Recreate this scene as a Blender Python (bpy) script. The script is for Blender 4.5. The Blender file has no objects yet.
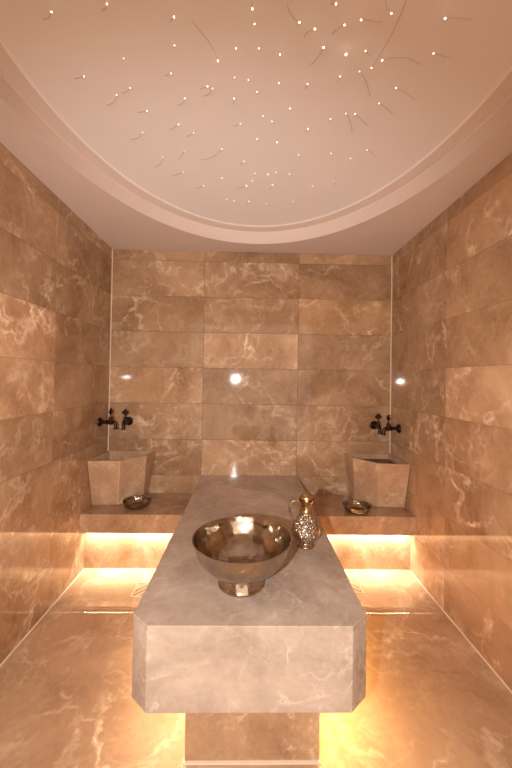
import bpy, math, random
from mathutils import Vector, Matrix
random.seed(7)
C = bpy.context.scene.collection
PI = math.pi

# ---------------------------------------------------------------- measured room (metres)
W, H = 2.3706, 2.4636            # width, soffit height
FRONT = -3.75                    # open end of the room, behind the photographer
CX, CD, CH = 1.1674, 2.8213, 1.3872
YAW, PITCH, ROLL = .019, .0129, .0161
F, PX, PY = 334.606, 255.667, 375.004
TILE_H, ROW0, JOINT = .3, 2.3752, .795
BENCH_Z, BENCH_Y, RISER_Y, SOFFIT_Z = .4282, -.4555, -.3703, .2975
SL, SR, SLAB_Y, SLAB_Z = .7853, 1.5859, -1.7183, .581

# ---------------------------------------------------------------- helpers
def link(o, parent=None):
    C.objects.link(o)
    if parent: o.parent = parent
    return o
def mesh(name, verts, faces, mat=None, parent=None, smooth=False, mats=None, idx=None):
    me = bpy.data.meshes.new(name)
    me.from_pydata([tuple(v) for v in verts], [], faces)
    for m in (mats or ([mat] if mat else [])): me.materials.append(m)
    if idx: me.polygons.foreach_set('material_index', idx)
    if smooth: me.polygons.foreach_set('use_smooth', [True]*len(me.polygons))
    me.update()
    return link(bpy.data.objects.new(name, me), parent)
def tag(o, label=None, cat=None, group=None, kind=None):
    if label: o['label'] = label
    if cat: o['category'] = cat
    if group: o['group'] = group
    if kind: o['kind'] = kind
    return o
def empty(name, loc, rz=0):
    o = bpy.data.objects.new(name, None); o.location = loc; o.rotation_euler.z = rz; o.empty_display_size = .05
    return link(o)
class MB:
    def __init__(s): s.v = []; s.f = []
    def add(s, v, f):
        n = len(s.v); s.v += [Vector(p) for p in v]; s.f += [tuple(i+n for i in q) for q in f]; return s
    def prism(s, poly0, z0, poly1, z1):           # loft between two plan outlines (counter-clockwise)
        n = len(poly0)
        v = [(x, y, z0) for x, y in poly0]+[(x, y, z1) for x, y in poly1]
        f = [tuple(range(n-1, -1, -1)), tuple(range(n, 2*n))]+[(i, (i+1) % n, n+(i+1) % n, n+i) for i in range(n)]
        return s.add(v, f)
    def box(s, x0, x1, y0, y1, z0, z1):
        p = [(x0, y0), (x1, y0), (x1, y1), (x0, y1)]
        return s.prism(p, z0, p, z1)
    def lathe(s, prof, n=48, M=Matrix()):         # (radius, z) from the bottom axis outwards and back
        v = []; f = []; rings = []
        for r, z in prof:
            if r < 1e-6: rings.append([len(v)]); v.append(M @ Vector((0, 0, z)))
            else:
                rings.append(list(range(len(v), len(v)+n)))
                v += [M @ Vector((r*math.cos(2*PI*k/n), r*math.sin(2*PI*k/n), z)) for k in range(n)]
        for a, b in zip(rings, rings[1:]):
            for k in range(n):
                j = (k+1) % n
                if len(a) == 1 and len(b) == 1: break
                if len(a) == 1: f.append((a[0], b[j], b[k]))
                elif len(b) == 1: f.append((a[k], a[j], b[0]))
                else: f.append((a[k], a[j], b[j], b[k]))
        return s.add(v, f)
    def tube(s, pts, rad, n=10):
        pts = [Vector(p) for p in pts]; rad = rad if isinstance(rad, (list, tuple)) else [rad]*len(pts)
        v = []; f = []; t0 = (pts[1]-pts[0]).normalized(); u = t0.orthogonal().normalized()
        for i, p in enumerate(pts):
            t = (pts[min(i+1, len(pts)-1)]-pts[max(i-1, 0)]).normalized()
            u = (u-t*u.dot(t)).normalized(); w = t.cross(u)
            v += [p+(u*math.cos(2*PI*k/n)+w*math.sin(2*PI*k/n))*rad[i] for k in range(n)]
        for i in range(len(pts)-1):
            for k in range(n):
                j = (k+1) % n; f.append((i*n+k, i*n+j, (i+1)*n+j, (i+1)*n+k))
        f.append(tuple(range(n-1, -1, -1))); m = (len(pts)-1)*n; f.append(tuple(range(m, m+n)))
        return s.add(v, f)
    def build(s, name, mat, parent=None, smooth=False, bevel=0, sharp=None):
        o = mesh(name, s.v, s.f, mat, parent, smooth)
        if bevel:
            b = o.modifiers.new('edge', 'BEVEL'); b.width = bevel; b.segments = 2; b.limit_method = 'ANGLE'; b.angle_limit = .5
        if smooth and sharp:
            o.data.set_sharp_from_angle(angle=sharp)
        return o
def spline(pts, n=6):                              # Catmull-Rom through the points
    P = [Vector(p) for p in pts]; P = [2*P[0]-P[1]]+P+[2*P[-1]-P[-2]]; out = []
    for i in range(1, len(P)-2):
        for k in range(n):
            t = k/n; a, b, c, d = P[i-1:i+3]
            out.append(.5*(2*b+(c-a)*t+(2*a-5*b+4*c-d)*t*t+(3*b-a-3*c+d)*t**3))
    return out+[P[-2]]
def sp2(prof, n=5): return [(max(p.x, 0), p.y) for p in spline([(r, z, 0) for r, z in prof], n)]

# ---------------------------------------------------------------- materials
def newmat(name):
    m = bpy.data.materials.new(name); m.use_nodes = True
    nt = m.node_tree; return m, nt, nt.nodes['Principled BSDF']
def N(nt, typ, **kw):
    n = nt.nodes.new(typ)
    for k, v in kw.items():
        if k.startswith('i_'):
            key = k[2:]; n.inputs[int(key) if key.isdigit() else key].default_value = v
        else: setattr(n, k, v)
    return n
def plain(name, col, rough=.5, metal=0, spec=None):
    m, nt, b = newmat(name)
    b.inputs['Base Color'].default_value = (*col, 1); b.inputs['Roughness'].default_value = rough; b.inputs['Metallic'].default_value = metal
    return m
def emit(name, col, s):
    m, nt, b = newmat(name)
    b.inputs['Base Color'].default_value = (*col, 1)
    b.inputs['Emission Color'].default_value = (*col, 1); b.inputs['Emission Strength'].default_value = s
    return m
def mul(a, k): return tuple(x*k for x in a)
def marble(name, dark, light, vein, rough=.09, ior=1.5, scale=1, tiles=False, veins=.8):
    m, nt, b = newmat(name); L = nt.links.new
    tc = N(nt, 'ShaderNodeTexCoord'); co = tc.outputs['Object']
    if tiles:
        at = N(nt, 'ShaderNodeAttribute', attribute_name='tile_shift')
        ad = N(nt, 'ShaderNodeVectorMath', operation='ADD'); L(co, ad.inputs[0]); L(at.outputs['Vector'], ad.inputs[1]); co = ad.outputs[0]
    def noise(s, d, r=.6, w=0):
        n = N(nt, 'ShaderNodeTexNoise', i_Scale=s*scale, i_Detail=d, i_Roughness=r, i_Distortion=w); L(co, n.inputs['Vector']); return n
    def ramp(src, stops):
        r = N(nt, 'ShaderNodeValToRGB'); e = r.color_ramp.elements
        while len(e) < len(stops): e.new(.5)
        for q, (p, v) in zip(e, stops): q.position = p; q.color = (v, v, v, 1)
        L(src, r.inputs[0]); return r.outputs[0]
    def mixc(f, a, bb):
        x = N(nt, 'ShaderNodeMix', data_type='RGBA'); L(f, x.inputs[0])
        for i, s in ((6, a), (7, bb)):
            if isinstance(s, tuple): x.inputs[i].default_value = (*s, 1)
            else: L(s, x.inputs[i])
        return x.outputs[2]
    def mth(op, a, v):
        x = N(nt, 'ShaderNodeMath', operation=op); L(a, x.inputs[0])
        if isinstance(v, (int, float)): x.inputs[1].default_value = v
        else: L(v, x.inputs[1])
        return x.outputs[0]
    cloud = noise(2.6, 7, .62, .6)
    col = mixc(ramp(cloud.outputs[0], [(.34, 0), (.66, 1)]), dark, light)
    grain = noise(38, 4, .7, .3)
    col = mixc(mth('MULTIPLY', ramp(grain.outputs[0], [(.35, 0), (.75, 1)]), .28), col, mul(light, 1.2))
    # wandering pale veins: thin ridges of warped noise, branching where two sets meet, patchy in strength
    warp = noise(2.4, 5, .62); wv = N(nt, 'ShaderNodeVectorMath', operation='MULTIPLY_ADD')
    L(warp.outputs[1], wv.inputs[0]); wv.inputs[1].default_value = (.75, .75, .75); L(co, wv.inputs[2])
    def ridge(s, width, seed):
        o_ = N(nt, 'ShaderNodeVectorMath', operation='ADD'); L(wv.outputs[0], o_.inputs[0]); o_.inputs[1].default_value = (seed, seed*1.7, -seed)
        n = N(nt, 'ShaderNodeTexNoise', i_Scale=s*scale, i_Detail=2.5, i_Roughness=.55); L(o_.outputs[0], n.inputs['Vector'])
        d = mth('ABSOLUTE', mth('SUBTRACT', n.outputs[0], .5), 0)
        return ramp(d, [(0, 1), (width*.35, .6), (width, 0)])
    vor = N(nt, 'ShaderNodeTexVoronoi', feature='DISTANCE_TO_EDGE', i_Scale=3.4*scale); L(wv.outputs[0], vor.inputs['Vector'])
    v0 = ramp(vor.outputs['Distance'], [(0, 1), (.02, .55), (.07, 0)])
    m1 = ramp(noise(2.1, 4, .55).outputs[0], [(.44, 0), (.66, 1)])
    m2 = ramp(noise(2.9, 5, .65, .4).outputs[0], [(.40, 0), (.70, 1)])
    brk = ramp(noise(16, 4, .7).outputs[0], [(.32, .25), (.62, 1)])
    v1 = mth('MULTIPLY', mth('MULTIPLY', v0, m1), brk)
    v2 = mth('MULTIPLY', mth('MULTIPLY', ridge(2.2, .028, 3.1), m2), .8)
    v3 = mth('MULTIPLY', mth('MULTIPLY', ridge(6.5, .045, 7.7), m2), .28)
    vs = mth('MULTIPLY', mth('MULTIPLY', mth('MAXIMUM', mth('MAXIMUM', v1, v2), v3), brk), veins)
    col = mixc(vs, col, vein)
    if tiles:
        tn = N(nt, 'ShaderNodeAttribute', attribute_name='tile_tone')
        hv = N(nt, 'ShaderNodeMix', data_type='RGBA', blend_type='MULTIPLY', i_0=1.0)
        L(col, hv.inputs[6]); L(tn.outputs['Color'], hv.inputs[7]); col = hv.outputs[2]
    L(col, b.inputs['Base Color'])
    b.inputs['IOR'].default_value = ior
    rr = N(nt, 'ShaderNodeMapRange', i_3=rough*.8, i_4=rough*1.35); L(grain.outputs[0], rr.inputs[0]); L(rr.outputs[0], b.inputs['Roughness'])
    bp = N(nt, 'ShaderNodeBump', i_Strength=.006, i_Distance=.02); L(noise(9, 2).outputs[0], bp.inputs['Height']); L(bp.outputs[0], b.inputs['Normal'])
    return m
DARK, LIGHT, VEIN = (.245, .126, .062), (.465, .285, .162), (.80, .62, .44)
M_tile = marble('wall_marble', DARK, LIGHT, VEIN, rough=.045, scale=.82, tiles=True, veins=1.05)
M_floor = marble('floor_marble', (.30, .170, .095), (.48, .300, .178), (.74, .56, .39), rough=.022, ior=1.55, scale=.85, veins=1.1)
M_slab = marble('slab_marble', (.27, .192, .142), (.48, .368, .292), (.76, .65, .55), rough=.065, scale=1.1, veins=.7)
M_ped = marble('pedestal_marble', DARK, LIGHT, VEIN, rough=.22, scale=1.1, veins=.6)
M_bench = marble('bench_marble', DARK, LIGHT, VEIN, rough=.09, scale=1.2, veins=.6)
M_basin = marble('basin_marble', (.37, .21, .12), (.55, .35, .215), VEIN, rough=.32, scale=1.7, veins=1.2)
M_grout = plain('tile_joint', (.20, .115, .065), .8)
M_caulk = plain('pale_joint', (.70, .56, .43), .6)
def paint(name, col):
    m, nt, b = newmat(name)
    b.inputs['Base Color'].default_value = (*col, 1); b.inputs['Roughness'].default_value = .75
    n = N(nt, 'ShaderNodeTexNoise', i_Scale=60, i_Detail=3); p = N(nt, 'ShaderNodeBump', i_Strength=.03, i_Distance=.01)
    nt.links.new(n.outputs[0], p.inputs['Height']); nt.links.new(p.outputs[0], b.inputs['Normal']); return m
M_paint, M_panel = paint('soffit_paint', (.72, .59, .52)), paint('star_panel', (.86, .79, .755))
def metal(name, col, rough, hammer=0, scale=60, spots=None):
    m, nt, b = newmat(name); L = nt.links.new
    b.inputs['Metallic'].default_value = 1
    tc = N(nt, 'ShaderNodeTexCoord')
    n = N(nt, 'ShaderNodeTexNoise', i_Scale=19, i_Detail=6, i_Roughness=.65); L(tc.outputs['Object'], n.inputs['Vector'])
    x = N(nt, 'ShaderNodeMix', data_type='RGBA'); x.inputs[6].default_value = (*mul(col, .45), 1); x.inputs[7].default_value = (*col, 1)
    L(n.outputs[0], x.inputs[0]); L(x.outputs[2], b.inputs['Base Color'])
    r = N(nt, 'ShaderNodeMapRange', i_3=rough*.6, i_4=rough*1.5); L(n.outputs[0], r.inputs[0]); L(r.outputs[0], b.inputs['Roughness'])
    if hammer:
        v = N(nt, 'ShaderNodeTexVoronoi', i_Scale=scale, feature='SMOOTH_F1'); L(tc.outputs['Object'], v.inputs['Vector'])
        p = N(nt, 'ShaderNodeBump', i_Strength=hammer, i_Distance=.01); L(v.outputs['Distance'], p.inputs['Height']); L(p.outputs[0], b.inputs['Normal'])
    return m
M_nickel = metal('aged_nickel', (.60, .51, .41), .14, .42, 30)
M_brassbowl = metal('aged_brass', (.43, .36, .27), .13, .6, 60)
M_engraved = metal('engraved_silver', (.72, .62, .50), .16, 1.0, 130)
M_silver = metal('polished_silver', (.58, .46, .34), .16)
M_gold = metal('gilt_brass', (.78, .56, .30), .2)
M_bronze = metal('dark_bronze', (.075, .045, .032), .32)
M_steel = metal('brushed_drain_steel', (.50, .40, .30), .3)
M_slot = plain('drain_slot', (.05, .03, .02), .7)
M_led = emit('led_chip', (1, .84, .60), 110)
M_ledtape = plain('led_tape', (.8, .72, .6), .6)
M_tip = emit('fibre_tip', (1, .90, .78), 4)
M_fibre = plain('fibre_sheath', (.58, .44, .36), .3)
def water():
    m, nt, b = newmat('still_water'); L = nt.links.new
    t = N(nt, 'ShaderNodeBsdfTransparent'); t.inputs[0].default_value = (.62, .60, .55, 1)
    g = N(nt, 'ShaderNodeBsdfGlossy', i_Roughness=.01); f = N(nt, 'ShaderNodeFresnel', i_IOR=1.33); x = N(nt, 'ShaderNodeMixShader')
    n = N(nt, 'ShaderNodeTexNoise', i_Scale=14); p = N(nt, 'ShaderNodeBump', i_Strength=.05, i_Distance=.02)
    L(n.outputs[0], p.inputs['Height']); L(p.outputs[0], g.inputs['Normal'])
    L(f.outputs[0], x.inputs[0]); L(t.outputs[0], x.inputs[1]); L(g.outputs[0], x.inputs[2]); L(x.outputs[0], nt.nodes['Material Output'].inputs[0])
    return m
M_water = water()

# ---------------------------------------------------------------- room shell
rows = [0]+sorted(ROW0-TILE_H*i for i in range(8))+[H]          # joint heights from floor to soffit
rows = [r for r in rows if r >= 0]
def tiled_wall(name, cols, at, tone_of):
    """at(u, z, d) -> point, d metres into the room from the tile bed; one mesh, each tile a bevelled plate."""
    v = []; f = []; shift = []; tone = []; idx = []
    def face(pts, sh, tn, m):
        n = len(v); v.extend(pts); f.append(tuple(range(n, n+len(pts)))); shift.append(sh); tone.append(tn); idx.append(m)
    g, e, t = (.0008 if name == 'wall_back' else .0004), .0010, .004
    for j in range(len(rows)-1):
        for i in range(len(cols)-1):
            a, b, c, d = cols[i], cols[i+1], rows[j], rows[j+1]
            rnd = random.Random(hash((name == 'wall_back', name == 'wall_left', i, j)) & 0xffff)
            k = rnd.uniform(.88, 1.04) if name == 'wall_back' else rnd.uniform(.92, 1.08); sh = tuple(rnd.uniform(-9, 9) for _ in range(3))
            kk = tone_of(i, round((ROW0-c)/TILE_H)); tn = mul((1, 1, 1), k) if kk is None else kk
            o = [(a+g, c+g), (b-g, c+g), (b-g, d-g), (a+g, d-g)]
            q = [(a+g+e, c+g+e), (b-g-e, c+g+e), (b-g-e, d-g-e), (a+g+e, d-g-e)]
            face([at(u, z, 0) for u, z in q], sh, tn, 0)
            for s in range(4):
                r = (s+1) % 4
                face([at(*o[s], -e), at(*o[r], -e), at(*q[r], 0), at(*q[s], 0)], sh, tn, 0)
    face([at(cols[0], 0, -t), at(cols[-1], 0, -t), at(cols[-1], H, -t), at(cols[0], H, -t)], (0, 0, 0), (1, 1, 1), 1)
    back = [at(cols[0]-.0, 0, -.12), at(cols[-1], 0, -.12), at(cols[-1], H, -.12), at(cols[0], H, -.12)]
    face(back[::-1], (0, 0, 0), (1, 1, 1), 1)
    o = mesh(name, v, f, mats=[M_tile, M_grout], idx=idx)
    s = o.data.attributes.new('tile_shift', 'FLOAT_VECTOR', 'FACE'); s.data.foreach_set('vector', [x for p in shift for x in p])
    c = o.data.attributes.new('tile_tone', 'FLOAT_COLOR', 'FACE'); c.data.foreach_set('color', [x for p in tone for x in (*p, 1)])
    return tag(o, kind='structure')
# lighter stones stand where the photo shows them (row 0 = topmost full row's lower joint at ROW0, counting down)
PALE = (1.22, 1.24, 1.26)
def tone_back(i, r): return {(1, 3): (1.24, 1.23, 1.23), (1, 6): (1.18, 1.20, 1.24), (0, 4): (1.10, 1.09, 1.08), (2, 2): (1.08, 1.05, 1.0), (0, 3): (.88,)*3, (0, 2): (.92,)*3, (2, 3): (.90,)*3, (1, 5): (.92,)*3}.get((i, r))
def tone_left(i, r): return {(1, 3): (1.50, 1.50, 1.50), (1, 4): (1.22, 1.21, 1.19), (0, 3): (.96,)*3, (0, 4): (.98,)*3, (0, 1): (.92,)*3, (0, 2): (.93,)*3}.get((i, r))
def tone_right(i, r): return {(1, 4): (1.34, 1.34, 1.34), (1, 1): (1.18, 1.16, 1.12), (1, 2): (1.12,)*3, (1, 3): (1.14,)*3, (0, 4): (.93,)*3, (0, 3): (.96,)*3, (1, 5): (1.08, 1.05, 1.0)}.get((i, r))
side_cols = [0, JOINT, 2*JOINT, 3*JOINT, 4*JOINT, -FRONT]
tiled_wall('wall_back', [0, .7783, 1.5767, W], lambda u, z, d: Vector((u, -d, z)), tone_back)
tiled_wall('wall_left', side_cols, lambda u, z, d: Vector((d, -u, z)), tone_left)
wr = tiled_wall('wall_right', side_cols, lambda u, z, d: Vector((W-d, -u, z)), tone_right)
wr.data.flip_normals()
wl = bpy.data.objects['wall_back']
tag(MB().box(-.12, W+.12, FRONT, .12, -.15, 0).build('floor', M_floor), kind='structure')

# soffit with an elliptical two-step recess
EX, EY, EA, EB = 1.2, -1.55, 1.015, 1.375
Z1, Z2, LEDGE = 2.562, 2.572, .078
def ell(off, z, n=128):
    return [(EX+(EA-off)*math.cos(2*PI*k/n), EY+(EB-off)*math.sin(2*PI*k/n), z) for k in range(n)]
def ceiling():
    n = 128; v = []; f = []; sm = []
    prof = [(0, H), (0, H+.003), (-.004, H+.010), (-.004, Z1-.004), (0, Z1), (LEDGE-.004, Z1), (LEDGE, Z1+.003), (LEDGE+.006, Z2-.002), (LEDGE+.016, Z2)]
    for off, z in prof: v += ell(off, z)
    for r in range(len(prof)-1):
        for k in range(n):
            j = (k+1) % n; f.append((r*n+k, r*n+j, (r+1)*n+j, (r+1)*n+k)); sm.append(True)
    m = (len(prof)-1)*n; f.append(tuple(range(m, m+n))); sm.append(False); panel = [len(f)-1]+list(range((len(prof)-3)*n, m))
    # soffit: ring between the oval and the rectangle of the room
    x0, x1, y0, y1 = -.12, W+.12, FRONT, .12
    o = len(v)
    for k in range(n):
        a = 2*PI*k/n; dx, dy = EA*math.cos(a), EB*math.sin(a)
        t = min(((x1-EX) if dx > 0 else (x0-EX))/dx if abs(dx) > 1e-9 else 1e9, ((y1-EY) if dy > 0 else (y0-EY))/dy if abs(dy) > 1e-9 else 1e9)
        v.append((EX+dx*t, EY+dy*t, H))
    for k in range(n): f.append((o+k, o+(k+1) % n, (k+1) % n, k)); sm.append(False)
    for cxx, cyy in ((x0, y0), (x1, y0), (x1, y1), (x0, y1)):   # corner wedges
        i = len(v); v.append((cxx, cyy, H))
        ks = sorted(range(n), key=lambda k: (v[o+k][0]-cxx)**2+(v[o+k][1]-cyy)**2)
        on_x = [k for k in ks if abs(v[o+k][1]-cyy) < 1e-6]; on_y = [k for k in ks if abs(v[o+k][0]-cxx) < 1e-6]
        if on_x and on_y and on_x[0] != on_y[0]: f.append((i, o+on_x[0], o+on_y[0])); sm.append(False)
    # top of the slab above
    i = len(v); v += [(x0, y0, 2.8), (x1, y0, 2.8), (x1, y1, 2.8), (x0, y1, 2.8)]; f.append((i, i+1, i+2, i+3)); sm.append(False)
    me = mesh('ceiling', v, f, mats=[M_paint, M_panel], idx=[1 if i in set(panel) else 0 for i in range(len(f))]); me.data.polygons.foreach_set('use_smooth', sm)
    me.data.set_sharp_from_angle(angle=.7)
    return tag(me, kind='structure')
ceiling()
# pale joints in the room's corners
def trim(name, *b): return tag(MB().box(*b).build(name, M_caulk), kind='structure')
trim('trim_1', .0002, .0065, -.0065, -.0002, BENCH_Z+.002, H-.001)
trim('trim_2', W-.0065, W-.0002, -.0065, -.0002, BENCH_Z+.002, H-.001)
trim('trim_3', .0002, .007, FRONT, RISER_Y-.001, .0002, .006)
trim('trim_4', W-.007, W-.0002, FRONT, RISER_Y-.001, .0002, .006)

# ---------------------------------------------------------------- benches with light strips below
def led_strip(parent, x0, x1, y, z, along='x', n=40):
    """one flat tape, its lower face patterned with small glowing diodes"""
    xs = [x0]; mi = [0]
    for k in range(n):
        c0 = x0+(k+.5)*(x1-x0)/n; xs += [c0-.0035, c0+.0035]; mi += [1, 0]
    xs.append(x1); v = []; f = []; idx = []
    P = (lambda a, b, c: (a, y+b, z+c)) if along == 'x' else (lambda a, b, c: (y-b, a, z+c))
    for a in xs: v += [P(a, -.006, 0), P(a, -.006, -.004), P(a, -.003, -.004), P(a, .003, -.004), P(a, .006, -.004), P(a, .006, 0)]
    for i in range(len(xs)-1):
        for k in range(6):
            j = (k+1) % 6; f.append((i*6+j, i*6+k, (i+1)*6+k, (i+1)*6+j)); idx.append(1 if mi[i] and k == 2 else 0)
    m = (len(xs)-1)*6; f += [tuple(range(6)), tuple(range(m+5, m-1, -1))]; idx += [0, 0]
    s = mesh('light_strip', v, f, mats=[M_ledtape, M_led], idx=idx, parent=parent)
    return tag(s, 'thin strip of warm white light diodes')
def bench(x0, x1, label):
    r = empty('stone_bench', ((x0+x1)/2, 0, 0)); off = Vector(((x0+x1)/2, 0, 0))
    a, b = x0-off.x, x1-off.x
    MB().box(a, b, BENCH_Y, -.0005, SOFFIT_Z, BENCH_Z).build('seat_slab', M_bench, r, bevel=.002)
    MB().box(a, b, RISER_Y, -.0005, .0003, SOFFIT_Z).build('riser', M_bench, r)
    MB().box(a, b, RISER_Y-.006, RISER_Y-.0002, .0003, .006).build('joint_line', M_caulk, r)
    led_strip(r, a+.01, b-.01, -.392, SOFFIT_Z-.0003, n=28)
    return tag(r, label, 'bench', 'built-in marble benches along the back wall')
bench(.0005, SL-.001, 'built-in beige marble bench with glowing underside in the left back corner')
bench(SR+.001, W-.0005, 'built-in beige marble bench with glowing underside in the right back corner')

# ---------------------------------------------------------------- central slab on its pedestal
ct = empty('marble_platform', ((SL+SR)/2, 0, 0)); ox = (SL+SR)/2
c, yc = .0637, -1.6633
plan = [(SL+c, SLAB_Y), (SR-c, SLAB_Y), (SR, yc), (SR, -.0005), (SL, -.0005), (SL, yc)]
plan = [(x-ox, y) for x, y in plan]
MB().prism(plan, .2995, plan, SLAB_Z).build('slab', M_slab, ct, bevel=.0025)
MB().box(.9565-ox, 1.4435-ox, -1.5922, -.0005, .0003, .2993).build('pedestal', M_ped, ct)
MB().box(.9515-ox, 1.4485-ox, -1.600, -1.5924, .0002, .008).build('joint_line', M_caulk, ct)
led_strip(ct, -1.575, -.52, 1.4435+.022-ox, .2992, 'y', 46)
led_strip(ct, -1.575, -.52, .9565-.022-ox, .2992, 'y', 46)
tag(ct, 'large grey beige marble platform with cut corners in the middle of the room', 'platform')

# ---------------------------------------------------------------- corner basins
def basin(name_side, label, water_z):
    mir = name_side == 'right'
    X = (lambda x: W-x) if mir else (lambda x: x)
    r = empty('stone_basin', (X(.2), -.16, BENCH_Z))
    base = [(.004, -.282), (.195, -.274), (.346, -.152), (.342, -.003), (.004, -.003)]
    top = [(.004, -.366), (.234, -.350), (.372, -.174), (.397, -.003), (.004, -.003)]
    it = [(.022, -.347), (.226, -.331), (.353, -.168), (.377, -.021), (.022, -.021)]
    ib = [(.03, -.255), (.19, -.258), (.325, -.15), (.32, -.026), (.03, -.026)]
    zt, zf = .776, BENCH_Z+.05
    L = [(base, BENCH_Z+.0004), (top, zt), (it, zt), (ib, zf)]
    v = []; f = []; n = 5
    for poly, z in L: v += [(X(x)-X(.2), y+.16, z-BENCH_Z) for x, y in poly]
    f.append((4, 3, 2, 1, 0))
    for k in range(3): f += [(k*n+i, k*n+(i+1) % n, (k+1)*n+(i+1) % n, (k+1)*n+i) for i in range(n)]
    f.append(tuple(range(3*n, 4*n)))
    if mir: f = [tuple(reversed(q)) for q in f]
    o = mesh('bowl_body', v, f, M_basin, r); b = o.modifiers.new('edge', 'BEVEL'); b.width = .0018; b.segments = 2; b.limit_method = 'ANGLE'; b.angle_limit = .4
    # pale mitre joint between the two front panels
    p0, p1 = Vector((X(.195)-X(.2), -.274+.16, .003)), Vector((X(.234)-X(.2), -.350+.16, zt-BENCH_Z-.003))
    MB().tube([p0, p1], .0013, 6).build('mitre_joint', M_caulk, r)
    t = (water_z-zf)/(zt-zf)
    wp = [(X(a[0]+(d[0]-a[0])*t)-X(.2), a[1]+(d[1]-a[1])*t+.16, water_z-BENCH_Z) for a, d in zip(ib, it)]
    mesh('water', wp, [(0, 1, 2, 3, 4)] if not mir else [(4, 3, 2, 1, 0)], M_water, r)
    return tag(r, label, 'basin', 'marble corner basins on the benches')
basin('left', 'faceted marble wash basin on the left bench, nearly empty inside', .70)
basin('right', 'faceted marble wash basin on the right bench with dark water inside', .735)

# ---------------------------------------------------------------- taps
def tap(loc, rz, label):                                    # local +Y leaves the wall
    r = empty('bib_tap', loc, rz)
    R = Matrix.Rotation(-PI/2, 4, 'X')                      # lathe axis z -> +y
    f = MB().lathe([(0, -.0015), (.034, -.0015), (.036, .004), (.034, .010), (.024, .016), (.020, .022), (0, .022)], 28, R)
    f.build('wall_flange', M_bronze, r, True, sharp=.6)
    b = MB().lathe(sp2([(0, .018), (.0125, .020), (.0125, .04), (.013, .056)], 3)+[(.018, .059), (.018, .066), (.014, .069), (.020, .076), (.021, .088), (.019, .100), (.013, .105), (.0, .107)], 24, R)
    b.lathe([(0, .0), (.014, .004), (.014, .022), (.017, .026), (.017, .032), (.010, .037), (0, .037)], 20, Matrix.Translation((0, .088, .004)))
    b.build('valve_body', M_bronze, r, True, sharp=.6)
    s = MB().tube(spline([(0, .095, -.002), (0, .110, .0), (0, .121, -.010), (0, .126, -.028), (0, .127, -.046)], 5), [.0115]*16+[.012]*4+[.0135], 14)
    s.tube([(0, .127, -.044), (0, .127, -.055)], .0145, 16); s.build('spout', M_bronze, r, True, sharp=.6)
    h = MB().tube([(0, .088, .036), (0, .088, .066)], [.0065, .0055], 12)
    out = spline([(0, .058, 0), (.014, .066, 0), (.027, .079, 0), (.018, .092, 0), (.008, .100, 0), (0, .110, 0)], 4)
    half = [(p.x, p.y) for p in out]; loop = half+[(-x, z) for x, z in reversed(half[1:-1])]
    n = len(loop); ring = lambda y, k: [(x*k, y, .084+(z-.084)*k) for x, z in loop]
    v = ring(.0805, .82)+ring(.084, 1)+ring(.092, 1)+ring(.0955, .82)
    q = [tuple(range(n)), tuple(range(4*n-1, 3*n-1, -1))]+[(a*n+(i+1) % n, a*n+i, (a+1)*n+i, (a+1)*n+(i+1) % n) for a in range(3) for i in range(n)]
    h.add(v, q); h.build('handle', M_bronze, r, True, sharp=.6)
    return tag(r, label, 'tap', 'dark bronze taps above the basins')
tap((0, -.175, 1.034), -PI/2, 'dark bronze tap reaching out of the left wall above the left basin')
tap((.168, 0, 1.022), PI, 'dark bronze tap on the back wall above the left basin')
tap((2.231, 0, 1.016), PI, 'dark bronze tap on the back wall above the right basin')
tap((W, -.168, 1.013), PI/2, 'dark bronze tap reaching out of the right wall above the right basin')

# ---------------------------------------------------------------- vessels
fb = empty('footed_bowl', (1.150, -1.488, SLAB_Z)); fb.scale = (1.02, 1.02, 1.0)
foot = sp2([(.074, .0005), (.088, .002), (.0895, .009), (.086, .015), (.083, .028), (.080, .042), (.079, .056)], 3)
MB().lathe([(0, .012), (.07, .012)]+[(.074, .0005)]+foot[1:]+[(.05, .060), (0, .061)], 64).build('foot', M_nickel, fb, True, sharp=.7)
outer = sp2([(.060, .050), (.092, .056), (.128, .074), (.158, .103), (.176, .136), (.186, .168), (.1905, .180)], 5)
inner = sp2([(.1875, .1825), (.182, .169), (.172, .138), (.154, .107), (.124, .079), (.09, .062), (.05, .056)], 5)
MB().lathe([(0, .050)]+outer+[(.1925, .1822), (.1925, .1842), (.1890, .1848)]+inner+[(0, .055)], 96).build('bowl', M_nickel, fb, True, sharp=1.2)
tag(fb, 'large footed nickel bowl standing near the front of the marble platform', 'bowl')

ew = empty('ewer', (1.455, -1.185, SLAB_Z), 0)
MB().lathe([(0, .006), (.034, .006), (.038, .0005)]+sp2([(.042, .001), (.043, .007), (.036, .014), (.031, .021), (.033, .027)], 3)+[(0, .028)], 40).build('foot', M_silver, ew, True, sharp=.7)
MB().lathe([(0, .026)]+sp2([(.032, .026), (.052, .038), (.067, .060), (.070, .080), (.064, .104), (.050, .130), (.037, .150), (.031, .162)], 5)+[(0, .163)], 56).build('body', M_engraved, ew, True, sharp=.8)
nk = [(.031, .160), (.034, .163), (.034, .167), (.028, .171), (.0255, .185), (.026, .198), (.031, .212), (.037, .222)]
v = MB().lathe(sp2(nk, 3)+[(.0345, .223)]+sp2([(.029, .212), (.0235, .198), (.023, .185)], 3), 40)
for p in v.v:                                               # pull the lip out to a pouring beak on the right
    if p.z > .196:
        k = (p.z-.196)/.026; a = math.atan2(p.y, p.x); w = max(0, math.cos(a-.35))**6
        p.x += .020*k*w*math.cos(.35); p.y += .020*k*w*math.sin(.35); p.z += .014*k*w
v.build('neck', M_gold, ew, True, sharp=1.0)
hd = spline([(-.026, 0, .212), (-.045, .0, .217), (-.066, 0, .212), (-.079, 0, .194), (-.079, 0, .168), (-.070, 0, .142), (-.060, 0, .118)], 6)
hb = MB().tube(hd, .0050, 10)
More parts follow.
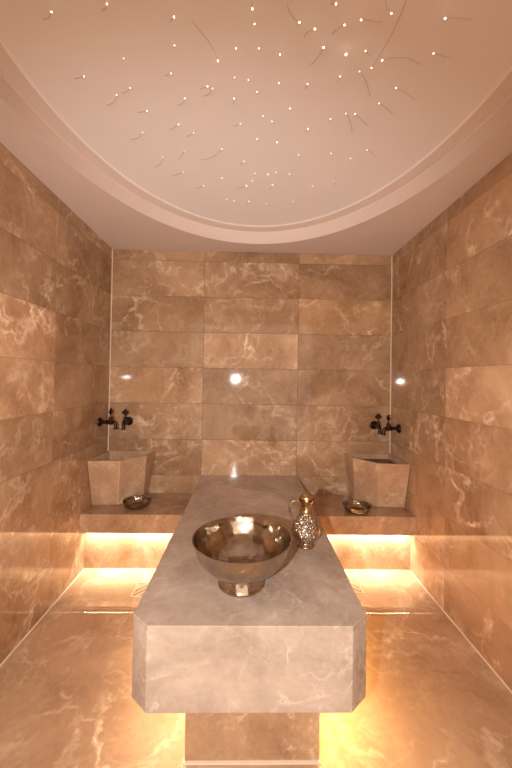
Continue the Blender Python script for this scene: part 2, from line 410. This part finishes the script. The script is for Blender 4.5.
for q in hd[4:-4:4]: hb.lathe([(0, -.006), (.0055, -.004), (.0065, 0), (.0055, .004), (0, .006)], 12, Matrix.Translation(q))
hb.build('handle', M_silver, ew, True)
lid = MB().lathe(sp2([(.033, .0), (.035, .004), (.032, .016), (.024, .027), (.012, .033)], 4)+[(.004, .035), (0, .0355)], 32,
                 Matrix.Translation((.002, .006, .221)) @ Matrix.Rotation(-.12, 4, 'X'))
lid.build('lid', M_gold, ew, True, sharp=.9)
tag(ew, 'engraved silver ewer with curved handle beside the large footed bowl', 'ewer')

def wash_bowl(loc, label):
    r = empty('wash_bowl', loc)
    o = sp2([(.056, .0008), (.074, .005), (.089, .020), (.096, .037), (.100, .050)], 5)
    i = sp2([(.1005, .0535), (.096, .048), (.091, .036), (.084, .022), (.068, .009), (.03, .006)], 5)
    i2 = [(0, .0055)]
    MB().lathe([(0, .003), (.04, .003)]+o+[(.104, .052)]+i[0:]+i2, 64).build('bowl', M_brassbowl, r, True, sharp=1.0)
    MB().lathe([(0, .0056), (.020, .0058), (.018, .012), (.010, .016), (0, .017)], 28).build('centre_boss', M_brassbowl, r, True, sharp=.8)
    return tag(r, label, 'bowl', 'small brass washing bowls on the benches')
wash_bowl((.352, -.312, BENCH_Z), 'small brass washing bowl on the left bench before the left basin')
wash_bowl((1.970, -.372, BENCH_Z), 'small brass washing bowl on the right bench before the right basin')

# ---------------------------------------------------------------- floor drains
def drain(x, y, flip, label):
    r = empty('floor_drain', (x, y, 0)); s = .0725
    fr = MB()
    for b in ((-s, s, -s, -s+.005), (-s, s, s-.005, s), (-s, -s+.005, -s+.005, s-.005), (s-.005, s, -s+.005, s-.005)): fr.box(b[0], b[1], b[2], b[3], .0003, .0022)
    fr.build('frame', M_steel, r)
    MB().box(-s+.0052, s-.0052, -s+.0052, s-.0052, .0003, .0012).build('cover', M_floor, r)
    g = MB(); q = s-.014
    for k in (-1, 0, 1):
        d = k*.046; a, b = max(-q, -q-d), min(q, q-d)
        if b-a < .02: continue
        p = []
        for t in (a, b): p.append((t*flip, t+d))
        (x0, y0), (x1, y1) = p; w = .0026
        px, py = -w*flip, w
        loop = [(x0-px, y0-py), (x1-px, y1-py), (x1+px, y1+py), (x0+px, y0+py)]
        if flip < 0: loop = loop[::-1]
        g.prism(loop, .0010, loop, .0016)
    g.build('slots', M_slot, r)
    return tag(r, label, 'drain', 'square floor drains beside the platform')
drain(.510, -.604, 1, 'square floor drain with slanted slots left of the marble platform')
drain(1.868, -.560, -1, 'square floor drain with slanted slots right of the marble platform')

# ---------------------------------------------------------------- fibre-optic stars
def ray(u, v):
    a, b = (u-PX)/F, (v-PY)/F; cr, sr = math.cos(ROLL), math.sin(ROLL)
    x, z2 = a*cr+b*sr, a*sr-b*cr; cp, sp_ = math.cos(PITCH), math.sin(PITCH)
    y, z = cp-z2*sp_, sp_+z2*cp; cy, sy = math.cos(YAW), math.sin(YAW)
    return Vector((x*cy+y*sy, -x*sy+y*cy, z))
CAM = Vector((CX, -CD, CH))
def on_z(u, v, z):
    r = ray(u, v); return CAM+r*((z-CH)/r.z)
# measured spots: tip pixel, tail pixel (None = seen end-on), bend
S = [(51.5,12,42,17.5,2),(107,4,102,8.5,2),(174,17,169,21,0),(174.5,45.5,0,0,0),(123.5,58.5,0,0,0),(84,76.5,74,77,0),(130,88,122,92,1),(116.5,95,106,104,2),
(171,73.5,165,74,0),(218,61,192,20,-2),(236,48.5,0,0,0),(147,111,137,111,0),(142.5,132.5,130,138.5,2),(185,98.5,178,104,1),(207.5,86.5,200,87,0),(212.5,88.5,202,95,2),
(178.5,124.5,169,129,0),(193.5,133,186,135.5,0),(162.5,157.5,154,166.5,2),(184.5,151.5,178,158,0),(222,149,201,159,2),(183.5,172,172,175,0),(222,178,0,0,0),(244,161.5,240,164,0),
(203.5,186,195,187.5,0),(234.5,77.5,0,0,0),(248.5,80,0,0,0),(234,98.5,233,104,0),(240.5,124,234,124.5,0),(226.5,199.5,0,0,0),(234,201,0,0,0),(249,201.5,245,206,0),
(246.5,186,237,187,0),(255,173.5,0,0,0),(252.5,181,0,0,0),(252.3,9,251.6,-2,0),(254.5,24,252,21,0),
(299.5,22.5,287.5,4,3),(315,29,303.5,36,-3),(344.5,25,332,33,-2),(336,4,331,2,0),(361,20,382,21.5,1),(445,18.5,476,19,1),
(259,48.5,0,0,0),(280,54.5,278,51,0),(323.5,47.5,310,64,1),(346,54.5,0,0,9),(365.5,51,371,54,0),(382,60.5,422.5,65,3),(371.5,68,406,0,-1),
(279,83,0,0,0),(340,76.5,337.5,81.5,0),(307.5,84,305,88,0),(359.5,71.5,370,96.5,1),(396,88,415,99,1),(379,103.5,393.5,114,1),(433.5,53.5,449.5,56,0),(257,92,0,0,0),
(290,108.5,0,0,0),(346,113.5,352,133,1),(355,114,368,125,0),(330.5,119,329,123,0),(308,129,305.5,132,0),(272,121.5,0,0,0),(277,142.5,0,0,0),(298.5,155,0,0,0),
(331,153.5,333,157,0),(350.5,158.5,0,0,0),(367,150,376,156,1),(333.5,181,336,184,0),(312.5,186,0,0,0),(289.5,174,0,0,0),(276,172.5,0,0,0),(268,174.5,0,0,0),
(272.5,185,269,189,0),(293,201.5,0,0,0),(266.5,203.5,0,0,0),(257,139,0,0,0),(391.5,13.5,385,-3,2),(263,116,0,0,0)]
ordn = 'first second third fourth fifth sixth seventh eighth ninth tenth eleventh twelfth thirteenth fourteenth fifteenth'.split()
def region(u, v):
    return (0 if u < 195 else 1 if u < 305 else 2), (0 if v < 66 else 1 if v < 140 else 2 if v < 182 else 3)
RN = {0: 'left', 1: 'middle', 2: 'right'}; VN = {0: 'near', 1: 'central', 2: 'far'}
buckets = {}
for i, s in enumerate(S): buckets.setdefault(region(s[0], s[1]), []).append(i)
special = {9: 'longest straight glowing fibre strand on the left half of the oval ceiling',
 49: 'very long straight fibre strand slanting across the right of the oval ceiling',
 48: 'long sideways glowing fibre strand with its tip beside the very long straight strand',
 37: 'curled glowing fibre strand like a hook near the top middle of the ceiling',
 0: 'brightest curved fibre strand in the top left corner of the oval ceiling',
 42: 'bright fibre strand with sideways tail in the top right of the oval ceiling',
 46: 'largest glowing fibre dot on the oval ceiling, without any tail',
 78: 'bent fibre strand beside the very long one at the top edge of the photo'}
for i, (u, v, tu, tv, bend) in enumerate(S):
    has = (tu, tv) != (0, 0)
    drop = .022 if not has else .03
    tip = on_z(u, v, Z2-drop)
    if has: base = on_z(tu, tv, Z2+.001)
    else:
        base = on_z(u+random.uniform(-1.2, 1.2), v+random.uniform(-1, 1), Z2+.001)
    d = tip-base; side = Vector((-d.y, d.x, 0)); side = side.normalized() if side.length > 1e-6 else Vector((1, 0, 0))
    bb = {0: 0, 9: 0}.get(bend, bend)*.045*Vector((d.x, d.y, 0)).length
    path = spline([(0, 0, 0), tuple(d*.12+Vector((0, 0, -.006))+side*bb*.4), tuple(d*.5+side*bb+Vector((0, 0, -.004))), tuple(d*.85+side*bb*.5), tuple(d)], 4)
    far = (tip-CAM).length; rr = .0009
    o = MB().tube(path, rr, 6).build('fibre_optic_strand', M_fibre, None, True); o.location = base
    k = .0042 if bend == 9 else (.0017+random.uniform(0, .0008)+(.0006 if v < 66 and has else 0))
    dirn = (path[-1]-path[-3]).normalized() if has else d.normalized()
    t = MB().lathe([(0, -k*1.5), (k*.6, -k*1.1), (k, 0), (k*.75, k*.7), (0, k)], 10, Matrix.Translation(d) @ dirn.to_track_quat('Z', 'Y').to_matrix().to_4x4())
    t.build('glowing_tip', M_tip, o, True)
    if i in special: lab = special[i]
    else:
        rg = region(u, v); lst = sorted(buckets[rg], key=lambda j: S[j][0]); q = lst.index(i)
        ln = math.hypot(tu-u, tv-v) if has else 0
        look = 'tiny glowing fibre dot' if not has else 'short glowing fibre strand' if ln < 12 else 'long-tailed glowing fibre strand'
        where = ('front', 'centre', 'rear', 'back')[rg[1]]+' '+('left', 'middle', 'right')[rg[0]]
        lab = f'{look}, {ordn[q]} light from left in the {where} of the oval ceiling'
    tag(o, lab, 'ceiling light', 'fibre-optic stars hanging from the oval ceiling')

# ---------------------------------------------------------------- light
def light(name, typ, loc, energy, col, **kw):
    l = bpy.data.lights.new(name, typ); l.energy = energy; l.color = col
    for k, v in kw.items(): setattr(l, k, v)
    o = bpy.data.objects.new(name, l); o.location = loc; C.objects.link(o); return o
WARM = (1, .92, .74)
for n_, (a, b) in {'bench_glow_left': (.02, SL-.02), 'bench_glow_right': (SR+.02, W-.02)}.items():
    o = light(n_, 'AREA', ((a+b)/2, -.392, SOFFIT_Z-.012), 4.7, WARM, shape='RECTANGLE', size=b-a, size_y=.01, spread=math.radians(110))
for n_, x, e, col in (('platform_glow_left', .9565-.022, 6.2, (1, .76, .50)), ('platform_glow_right', 1.4435+.022, 9.5, (1, .66, .25))):
    o = light(n_, 'AREA', (x, -1.045, .285), e, col, shape='RECTANGLE', size=.01, size_y=1.06, spread=math.radians(146))
fl = light('camera_flash', 'SPOT', (.935, -2.97, 1.389), 140, (1, .98, .95), spot_size=math.radians(130), spot_blend=.6, shadow_soft_size=.016)
fl.rotation_euler = (PI/2-math.radians(18), 0, 0)
w = bpy.data.worlds.new('world'); bpy.context.scene.world = w; w.use_nodes = True
w.node_tree.nodes['Background'].inputs[0].default_value = (1, .73, .53, 1); w.node_tree.nodes['Background'].inputs[1].default_value = 1.75

# ---------------------------------------------------------------- camera and view
cam = bpy.data.cameras.new('camera'); co = bpy.data.objects.new('camera', cam); C.objects.link(co)
cam.sensor_fit = 'HORIZONTAL'; cam.sensor_width = 36; cam.lens = F/512*36
cam.shift_x = (256-PX)/512; cam.shift_y = -(384-PY)/512; cam.clip_start = .02
M = Matrix.Rotation(-YAW, 4, 'Z') @ Matrix.Rotation(PI/2+PITCH, 4, 'X') @ Matrix.Rotation(ROLL, 4, 'Z')
co.matrix_world = Matrix.Translation(CAM) @ M
sc = bpy.context.scene; sc.camera = co
sc.view_settings.view_transform = 'Standard'; sc.view_settings.look = 'None'; sc.view_settings.gamma = 1; sc.view_settings.exposure = .11
try: sc.view_settings.use_curve_mapping = False
except Exception: pass
